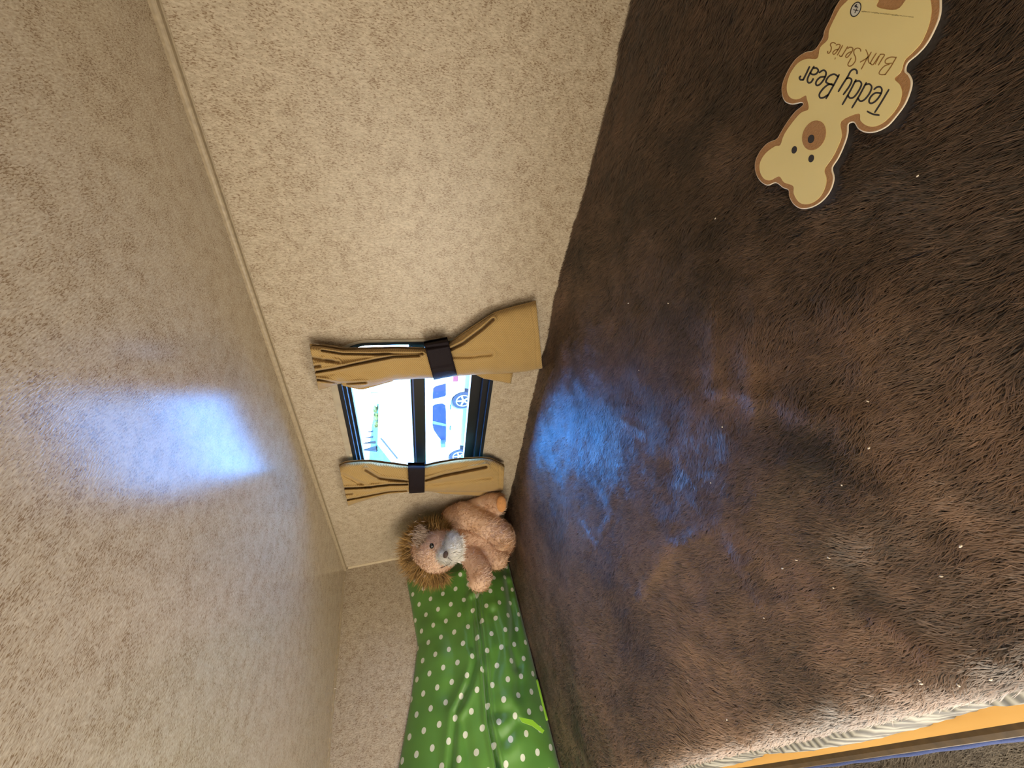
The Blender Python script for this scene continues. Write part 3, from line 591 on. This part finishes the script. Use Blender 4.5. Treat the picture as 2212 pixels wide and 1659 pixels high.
prism('corner_flap', [tuple(hit(a, b, 1, L-.135)) for a, b in fl], (0, .004, 0), M_lime, cu)

# ------------------------------------------------------------------ PLUSH LION
ln_ = empty('plush_lion', tuple(hit(1080, 1150, 2, .005))); tag(ln_, 'plush toy lion with a shaggy golden mane sitting in the corner beside the curtain', 'stuffed toy')
def E(px, py, t, rx, ry, rd, rot=0):
    """ellipsoid: picture position, distance, half sizes seen across (px at that distance) and in depth (m)"""
    c = atd(px, py, t); k = t/FPX*.93; a = math.radians(rot)
    A = (math.cos(a)*Rv-math.sin(a)*Uv); B = (-math.sin(a)*Rv-math.cos(a)*Uv)
    return c, np.stack([A, B, Fv], 1), np.array([rx*k, ry*k, rd])
def limb(pts, n=5):
    o = []
    for (a, b, c, r), (a2, b2, c2, r2_) in zip(pts[:-1], pts[1:]):
        for k in range(n):
            q = k/n; o.append(E(a+(a2-a)*q, b+(b2-b)*q, c+(c2-c)*q, r+(r2_-r)*q, r+(r2_-r)*q, (r+(r2_-r)*q)*.0014))
    a, b, c, r = pts[-1]; o.append(E(a, b, c, r, r, r*.0014)); return o
body = limb([(965, 1172, 1.22, 36), (1000, 1160, 1.25, 44), (1045, 1158, 1.27, 48), (1072, 1165, 1.26, 44)])   # neck, trunk
body += limb([(980, 1116, 1.20, 26), (1000, 1112, 1.20, 30), (1035, 1124, 1.19, 29), (1066, 1142, 1.18, 29), (1081, 1154, 1.17, 28), (1086, 1164, 1.17, 26)])   # arm by the window
body += limb([(1015, 1094, 1.23, 15), (1040, 1090, 1.22, 20), (1066, 1086, 1.21, 24)])+[E(1078, 1088, 1.20, 16, 25, .034)]    # leg by the window
body += limb([(1040, 1172, 1.24, 22), (1060, 1192, 1.22, 25), (1074, 1206, 1.21, 25)])                                  # leg in front
body += limb([(1005, 1188, 1.21, 22), (1022, 1210, 1.18, 23), (1034, 1230, 1.16, 25), (1037, 1250, 1.15, 27)])           # arm over the cushion
headE = [E(946, 1188, 1.12, 48, 46, .055), E(925, 1180, 1.14, 36, 40, .05)]
muz = [E(975, 1186, 1.085, 20, 30, .036, 10), E(975, 1166, 1.10, 12, 15, .026), E(958, 1200, 1.068, 13, 14, .02)]
def fuse(name, els, vox, mat, parent, tonefn):
    bm = bmesh.new()
    for c, B, r in els:
        Mx = Matrix([[B[i, j]*r[j] for j in range(3)]+[c[i]] for i in range(3)]+[[0, 0, 0, 1]]); bmesh.ops.create_icosphere(bm, subdivisions=4, radius=1, matrix=Mx)
    bmesh.ops.recalc_face_normals(bm, faces=bm.faces)
    me = bpy.data.meshes.new('tmp'); bm.to_mesh(me); bm.free(); o = bpy.data.objects.new('tmp', me); COL.objects.link(o)
    md = o.modifiers.new('r', 'REMESH'); md.mode = 'VOXEL'; md.voxel_size = vox; sm = o.modifiers.new('s', 'SMOOTH'); sm.iterations = 3; sm.factor = .5
    dg = bpy.context.evaluated_depsgraph_get(); m2 = bpy.data.meshes.new_from_object(o.evaluated_get(dg)); bpy.data.objects.remove(o); bpy.data.meshes.remove(me); m2.name = name
    n = len(m2.vertices); co = np.empty(n*3); m2.vertices.foreach_get('co', co); co = co.reshape(-1, 3)
    a = m2.attributes.new('tone', 'FLOAT', 'POINT'); a.data.foreach_set('value', tonefn(co).astype(np.float32))
    return link(name, m2, mat, parent, True)
def shell(els, n, inside_also=()):
    """points on the outside of a union of ellipsoids"""
    P, Nn = [], []; ar = [np.prod(r)**(2/3) for _, _, r in els]; 
    for (c, B, r), a in zip(els, ar):
        k = int(n*a/sum(ar)); d = rng.normal(size=(k, 3)); d /= np.linalg.norm(d, axis=1)[:, None]
        p = c+(d*r)@B.T; nn_ = (d/r)@B.T; nn_ /= np.linalg.norm(nn_, axis=1)[:, None]; ok = np.ones(k, bool)
        for c2, B2, r2_ in list(els)+list(inside_also):
            if c2 is c: continue
            ok &= (((p-c2)@B2/r2_)**2).sum(1) > .97
        P.append(p[ok]); Nn.append(nn_[ok])
    return np.vstack(P), np.vstack(Nn)
def n3(co, s, seed): return vnoise(co[:, 0]+co[:, 2]*.7, co[:, 1]-co[:, 2]*.6, s, seed)
M_lion = furmat('lion_plush', (.44, .215, .085), (.88, .66, .50), sheen=.25)
M_mane = furmat('mane_fur', (.055, .028, .008), (.46, .27, .085), sheen=.15)
M_muz = furmat('white_plush', (.72, .68, .62), (.88, .86, .80), sheen=.2)
tl = lambda co: np.clip(.45+.35*n3(co, 16, 70)+.15*n3(co, 50, 71), 0, 1)
fuse('body', body, .005, M_lion, ln_, tl); 
hd = fuse('head', headE, .004, M_lion, ln_, lambda co: np.clip(.75+.2*n3(co, 20, 72), 0, 1))
fuse('muzzle', muz, .003, M_muz, hd, lambda co: 0*co[:, 0]+.8)
def fuzz(name, els, n, lnm, wd, mat, parent, tone0, inside=(), flow=None, curl=.5):
    P, Nn = shell(els, n, inside); k = len(P)
    base_ = np.array(flow if flow is not None else (-.2, -.5, -.8)); T = base_+rng.normal(0, .35, (k, 3)); T -= Nn*(T*Nn).sum(1)[:, None]
    tone = tone0+.38*n3(P, 16, 70)+.22*n3(P, 50, 71)+rng.normal(0, .22, k)
    return strands(name, P-Nn*.001, Nn, T, lnm*(.6+.8*rng.random(k)), wd, np.clip(tone, 0, 1), mat, parent, curl)
fuzz('body_fur', body, 60000, .0135, .0018, M_lion, ln_, .48, inside=headE)
fuzz('face_fur', headE, 12000, .013, .0015, M_lion, hd, .75, inside=muz, flow=(-.5, -.1, .3))
fuzz('muzzle_fur', muz, 9000, .016, .0015, M_muz, hd, .8, flow=(-.1, -.3, -1))
# foot pad patch
# mane: thick ruff behind the face made of long strands
mane_core = [E(925, 1190, 1.185, 54, 50, .05), E(955, 1180, 1.20, 40, 52, .045)]
fuse('mane_base', mane_core, .005, M_mane, ln_, lambda co: 0*co[:, 0]+.25)
Ps, Ts, Ns = [], [], []
hc = atd(948, 1187, 1.15)
for k in range(6500):
    a = rng.uniform(0, 2*math.pi)
    ux, uy = math.cos(a), math.sin(a)
    if ux > .45 and abs(uy) < .9: continue                       # open towards the chest
    rr = rng.uniform(.85, 1.25); px, py = 938+ux*46*rr, 1190+uy*46*rr; t_ = 1.125+.05*rng.random()+(.02 if rr > .95 else 0)
    o_ = ux*Rv-uy*Uv; Ps.append(atd(px, py, t_)); Ts.append(o_*1.0+.6*rng.normal(size=3)*np.array([.8, .8, .8])-.15*np.array([0, 0, 1])); Ns.append(-Fv)
Ps, Ts, Ns = map(np.array, (Ps, Ts, Ns)); k = len(Ps)
clump = n3(Ps, 60, 90)
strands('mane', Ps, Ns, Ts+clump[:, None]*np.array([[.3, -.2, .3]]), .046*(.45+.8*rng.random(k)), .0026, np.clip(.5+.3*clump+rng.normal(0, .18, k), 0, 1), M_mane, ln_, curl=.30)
Ps, Ts = [], []
for k in range(260):                                            # pale beard at the chin
    yy_ = rng.uniform(1160, 1215); Ps.append(atd(986+6*math.cos((yy_-1186)/30)+rng.normal(0, 2), yy_, 1.085+.02*rng.random())); Ts.append(Rv+.35*rng.normal(size=3)+.1*Uv*rng.normal())
strands('beard', np.array(Ps), np.tile(-Fv, (260, 1)), np.array(Ts), .024*(.5+.7*rng.random(260)), .0018, np.clip(rng.normal(.7, .2, 260), 0, 1), M_muz, hd, curl=.15)
# forelock falling over the brow, grey brown
Ps, Ts = [], []
for k in range(420):
    Ps.append(atd(rng.normal(903, 7), rng.normal(1160, 13), 1.085+.02*rng.random())); Ts.append(.9*Rv+.25*Uv*rng.normal()+.2*rng.normal(size=3)-.1*Uv)
strands('forelock', np.array(Ps), np.tile(-Fv, (420, 1)), np.array(Ts), .020, .0016, np.clip(rng.normal(.45, .2, 420), 0, 1), furmat('forelock_fur', (.20, .13, .09), (.52, .42, .34)), hd, curl=.2)
def ball(name, px, py, t, rx, ry, rd, mat, parent, rot=0):
    c, B, r = E(px, py, t, rx, ry, rd, rot); bm = bmesh.new(); Mx = Matrix([[B[i, j]*r[j] for j in range(3)]+[c[i]] for i in range(3)]+[[0, 0, 0, 1]])
    bmesh.ops.create_icosphere(bm, subdivisions=3, radius=1, matrix=Mx); return bmobj(name, bm, mat, parent, True)
M_eye = simple('black_glass_eye', (.004, .004, .005), .08, spec=.8); M_nose = simple('brown_plush_nose', (.045, .018, .010), .6, sheen=.3, bump=.3)
ball('eye', 932.5, 1179, 1.058, 5.2, 6.4, .006, M_eye, hd); ball('eye', 942, 1231, 1.115, 5, 5, .006, M_eye, hd)
ball('nose', 962.5, 1198, 1.044, 6, 8.5, .007, M_nose, hd, 20)
ball('ear', 911, 1143, 1.14, 9, 10, .012, simple('ear_plush', (.62, .48, .36), .9, sheen=.3, bump=.5, bscale=300, var=.2), hd)
ball('ear', 918, 1236, 1.15, 10, 12, .014, simple('ear_plush', (.62, .48, .36), .9, sheen=.3, bump=.5, bscale=300, var=.2), hd)
# mouth seam
bm = bmesh.new(); tube(bm, [atd(a, b, t_) for a, b, t_ in ((968, 1205, 1.042), (976, 1211, 1.050), (972, 1218, 1.056), (955, 1226, 1.070), (945, 1228, 1.078))], .0013, 6); bmobj('mouth_seam', bm, M_nose, hd, True)
ball('foot_pad', 1083, 1089, 1.158, 12, 19, .010, simple('foot_pad_suede', (.58, .27, .09), .9, sheen=.3, bump=.4, bscale=250, var=.12), ln_)

# ================================================================== OUTSIDE
GZ = -1.70
M_asph = simple('pale_concrete', (.42, .43, .43), .8, var=.08, bscale=2)
tag(box('ground', 1.2, 140, -60, 160, GZ-.2, GZ, M_asph), 'pale concrete yard outside the window', 'ground', kind='structure')
# car
CX_ = 8.0
car = empty('parked_car', (CX_+.9, 8.7, GZ)); tag(car, 'white wagon parked outside the window, seen from its side', 'car')
M_white = simple('white_paint', (.80, .82, .84), .25, spec=.6); M_cglass = simple('car_glass', (.001, .010, .045), .5, spec=.2); M_tyre = simple('tyre', (.006, .01, .02), .8); M_rim = simple('alloy', (.45, .5, .55), .3, metal=.6); M_tail = simple('tail_lamp', (.12, .004, .008), .4)
def cyz(pts, x): return [(x, *hit(a, b, 0, CX_)[1:]) for a, b in pts]
wr = hit(1010.5, 866, 0, CX_)[1:]; wf = hit(1001, 985, 0, CX_)[1:]; RW = .34; wzc = GZ+RW
yr, yf = float(wr[0]), float(wf[0])
def arc(yc, r, n=9): return [(yc-r*math.cos(math.pi*k/n)*-1 if False else yc+r*math.cos(math.pi*k/n), wzc+r*math.sin(math.pi*k/n)) for k in range(n+1)]
lo = [(6.25, -1.35), (6.25, -.95), (6.32, -.80), (6.42, -.55), (6.62, -.36), (7.2, -.31), (8.2, -.32), (8.6, -.38), (9.35, -.80), (10.6, -.93), (10.85, -1.05), (10.9, -1.38)]
lo = lo+[(a, b) for a, b in arc(yf, RW+.06) if a < 10.88]+[(a, b) for a, b in arc(yr, RW+.06)]
body_o = prism('car_body', [(CX_, a, b) for a, b in lo], (1.75, 0, 0), M_white, car)
rw = [(935.2, 839), (941, 834), (962.9, 828), (963.2, 853), (960, 856), (934.4, 862)]; fw = [(934.5, 877), (939, 873.5), (955, 871), (962, 875), (963.5, 890), (963.8, 940), (963, 955), (957, 955.5), (945, 941), (936.5, 928), (934, 917)]
for nm, q in (('rear_window', rw), ('front_window', fw)):
    prism(nm, [(CX_-.012, *p[1:]) for p in cyz(q, CX_)], (.010, 0, 0), M_cglass, car)
bm = bmesh.new(); a = hit(936, 921, 0, CX_-.02); b_ = hit(962, 915, 0, CX_-.02); 
prism('window_pillar', cyz([(934, 908), (963, 915), (963, 920), (935, 915)], CX_-.02), (.006, 0, 0), simple('pillar_grey', (.04, .08, .12), .5), car)
for yc in (yr, yf):
    bm = bmesh.new(); bmesh.ops.create_cone(bm, cap_ends=True, segments=36, radius1=RW, radius2=RW, depth=.2, matrix=Matrix.Translation((CX_+.13, yc, wzc)) @ Matrix.Rotation(math.pi/2, 4, 'Y')); wl = bmobj('wheel', bm, M_tyre, car, False)
    bm = bmesh.new(); bmesh.ops.create_cone(bm, cap_ends=True, segments=24, radius1=.06, radius2=.06, depth=.03, matrix=Matrix.Translation((CX_+.02, yc, wzc)) @ Matrix.Rotation(math.pi/2, 4, 'Y'))
    for k in range(5):
        Mt = Matrix.Translation((CX_+.02, yc, wzc)) @ Matrix.Rotation(k*2*math.pi/5, 4, 'X'); r_ = bmesh.ops.create_cube(bm, size=1)
        for v_ in r_['verts']: v_.co = Mt @ Vector((v_.co.x*.02, v_.co.y*.05, .11+v_.co.z*.22))
    tube(bm, [(CX_+.02, yc+.22*math.cos(k*math.pi/12), wzc+.22*math.sin(k*math.pi/12)) for k in range(24)], .018, 6, True); bmobj('rim', bm, M_rim, wl, False)
for q in ((973, 879.6), (972.6, 924.5)):
    p = hit(*q, 0, CX_-.03); box('door_handle', CX_-.05, CX_-.001, p[1]-.09, p[1]+.09, p[2]-.025, p[2]+.025, simple('handle', (.02, .05, .09), .6), car, .01)
p = hit(957, 960, 0, CX_-.15); box('wing_mirror', CX_-.22, CX_+.002, p[1]-.10, p[1]+.10, p[2]-.08, p[2]+.08, simple('mirror_blue_grey', (.02, .05, .09), .6), car, .03)
p = hit(984, 819, 0, CX_); box('tail_lamp', CX_-.01, CX_+.2, p[1]-.14, p[1]+.10, p[2]-.08, p[2]+.08, M_tail, car, .02)
# gabled building
gb = empty('gabled_building', (14, 15, GZ)); tag(gb, 'white gabled building standing behind the parked car', 'building')
M_bwhite = simple('white_siding', (.82, .82, .80), .7)
GX = 14.; g = [hit(888, 830, 0, GX), hit(865, 870, 0, GX), hit(816, 950, 0, GX), hit(862, 1010, 0, GX)]
yL, zL = g[1][1], g[1][2]; yP, zP = g[2][1], g[2][2]; yR, zR = g[3][1], g[3][2]
prism('gable_wall', [(GX, yL+.2, GZ), (GX, yL+.2, zL-.1), (GX, yP, zP-.12), (GX, yR-.2, zR-.1), (GX, yR-.2, GZ)], (8, 0, 0), M_bwhite, gb)
for nm, a, b_ in (('roof_slope', (yL-.3, zL-.25), (yP, zP)), ('roof_slope', (yP, zP), (yR+.3, zR-.12))):
    prism(nm, [(GX-.35, a[0], a[1]), (GX-.35, b_[0], b_[1]), (GX-.35, b_[0], b_[1]-.12), (GX-.35, a[0], a[1]-.12)], (8.6, 0, 0), M_bwhite, gb)
q0 = hit(823, 947, 0, GX-.36); q1 = hit(858, 990, 0, GX-.36); bm = bmesh.new(); tube(bm, [q0, q1], .05, 6); bmobj('eave_gutter', bm, simple('gutter_grey', (.022, .020, .018), .6), gb, False)
ob = empty('low_shed', (26, 18, GZ)); tag(ob, 'pale yellow shed with a white roof edge left of the gable', 'building')
s0 = hit(866, 822, 0, 26.); s1 = hit(868, 882, 0, 26.)
box('shed_wall', 26, 31, s0[1]-4, s1[1], GZ, s0[2]-.35, simple('cream_siding', (.72, .70, .50), .7), ob); box('shed_roof', 25.6, 31.4, s0[1]-4.2, s1[1]+.2, s0[2]-.35, s0[2]-.1, M_bwhite, ob)
# hillside: rises from 30 m to its ridge at 60 m, wooded
vn = rng.normal(size=64)
M_hill = simple('pale_hillside', (.035, .075, .075), .9, var=.3, bscale=.6)
rid = np.array([hit(a, b, 0, 60.)[1:] for a, b in [(875, 560), (862, 700), (848, 760), (828, 800), (820, 840), (812, 880), (805, 900), (800, 950), (797, 990), (792, 1040), (798, 1100)]])
azs = np.linspace(rid[0, 0]/60, rid[-1, 0]/60, 70); zts = np.interp(azs*60, rid[:, 0], rid[:, 1]+vn[:1]*0)
def hillz(x, az): return GZ-.02+(np.interp(az, azs, zts)-GZ)*np.clip((x-30)/30, 0, 1)**.9
hx = list(np.linspace(30, 60, 14))+[75, 95]; v = []
for x_ in hx:
    for a_ in azs: v.append((x_, a_*x_, float(hillz(min(x_, 60), a_))*(1 if x_ <= 60 else .9)+(.25*noise.noise(Vector((x_*.3, a_*20, 0))) if 30 < x_ else 0)))
n = len(azs); f = [(k*n+i, k*n+i+1, (k+1)*n+i+1, (k+1)*n+i) for k in range(len(hx)-1) for i in range(n-1)]
tag(pymesh('hillside', v, f, M_hill, None, True), 'pale green hillside rising beyond the gabled building', 'hill', kind='structure')
M_leaf = simple('bright_foliage', (.085, .085, .006), .8, var=.35, bscale=3); M_cyp = simple('cypress_foliage', (.001, .009, .014), .8, var=.3, bscale=3); M_bark = simple('bark', (.12, .08, .05), .9)
def tree(name, px, py, rad, mat, lab, cone=False, group=None):
    """foot and tip given where they show; the foot is found on the hillside"""
    d = ray(px[0], py); X_ = next((q for q in np.linspace(31, 60, 400) if .35+q*d[2]/d[0] <= hillz(q, d[1]/d[0])), 59.)
    foot = CAM+d*X_/d[0]; foot[2] = hillz(X_, d[1]/d[0])-.1; tip = hit(px[1], py, 0, X_); h = max(tip[2]-foot[2], .5); r_ = empty(name, tuple(foot)); tag(r_, lab, 'tree', group); rr = random.Random(int(py))
    bm = bmesh.new()
    if cone: bmesh.ops.create_cone(bm, cap_ends=True, segments=12, radius1=rad, radius2=.03, depth=h*.93, matrix=Matrix.Translation((foot[0], foot[1], foot[2]+h*.535))); bmesh.ops.subdivide_edges(bm, edges=bm.edges[:], cuts=3)
    else:
        for k in range(9): bmesh.ops.create_icosphere(bm, subdivisions=2, radius=rad*rr.uniform(.35, .55), matrix=Matrix.Translation((foot[0]+rr.uniform(-.4, .4)*rad, foot[1]+rr.uniform(-.5, .5)*rad, foot[2]+h*rr.uniform(.35, .85))))
    for v_ in bm.verts:
        nz = noise.noise(v_.co*1.7)*.25+noise.noise(v_.co*5)*.12; v_.co += Vector((nz, nz, nz))*rad*.8
    bmobj('crown', bm, mat, r_, False); bm = bmesh.new(); tube(bm, [(foot[0], foot[1], foot[2]-.3), (foot[0], foot[1], foot[2]+h*.4)], .12, 6); bmobj('trunk', bm, M_bark, r_)
for i, (y_, a, b_, r_) in enumerate([(932, 806, 789, .22), (944, 806, 785, .25), (955, 812, 778, .35), (969, 815, 780, .7)]):
    tree('cypress_tree', (a, b_), y_, r_, M_cyp, ['thin short cypress, first of the row nearest the bushy trees', 'slender taller cypress, second in the row on the hill', 'dark cypress beside the widest one on the hill', 'widest dark cypress nearest the far curtain'][i], True, 'cypresses on the hill')
for i, (y_, a, b_, r_) in enumerate([(860, 819, 814, .9), (882, 816, 808, 1.0), (900, 817, 808, .95), (918, 818, 809, .9)]):
    tree('bushy_tree', (a, b_), y_, r_, M_leaf, ['small bright green tree beside the pale house', 'yellow green tree just below the house slope', 'yellow green tree in the middle of the hillside row', 'yellow green tree before the first cypress'][i], False, 'bushy trees on the hill')
hs = empty('hill_house', (45, 35, GZ)); tag(hs, 'overexposed white house on the hilltop with a small aerial', 'building')
a0 = hit(824, 835, 0, 45.); a1 = hit(822, 872, 0, 45.)
box('house_wall', 45, 50, a0[1], a1[1], GZ, a0[2]+1.0, M_bwhite, hs); prism('house_roof', [(44.7, a0[1]-.4, a0[2]+1.0), (44.7, (a0[1]+a1[1])/2, a0[2]+2.6), (44.7, a1[1]+.4, a0[2]+1.0)], (5.6, 0, 0), M_bwhite, hs)
bm = bmesh.new(); pA = hit(818, 848, 0, 44.5); pB = hit(798, 842, 0, 44.5); tube(bm, [(44.5, pA[1], a0[2]+.5), (44.5, pA[1], pB[2])], .06, 6); tube(bm, [(44.5, pA[1]-.7, pB[2]-.3), (44.5, pA[1]+.7, pB[2]-.3)], .05, 6); bmobj('aerial', bm, simple('aerial_grey', (.08, .08, .08), .6), hs)
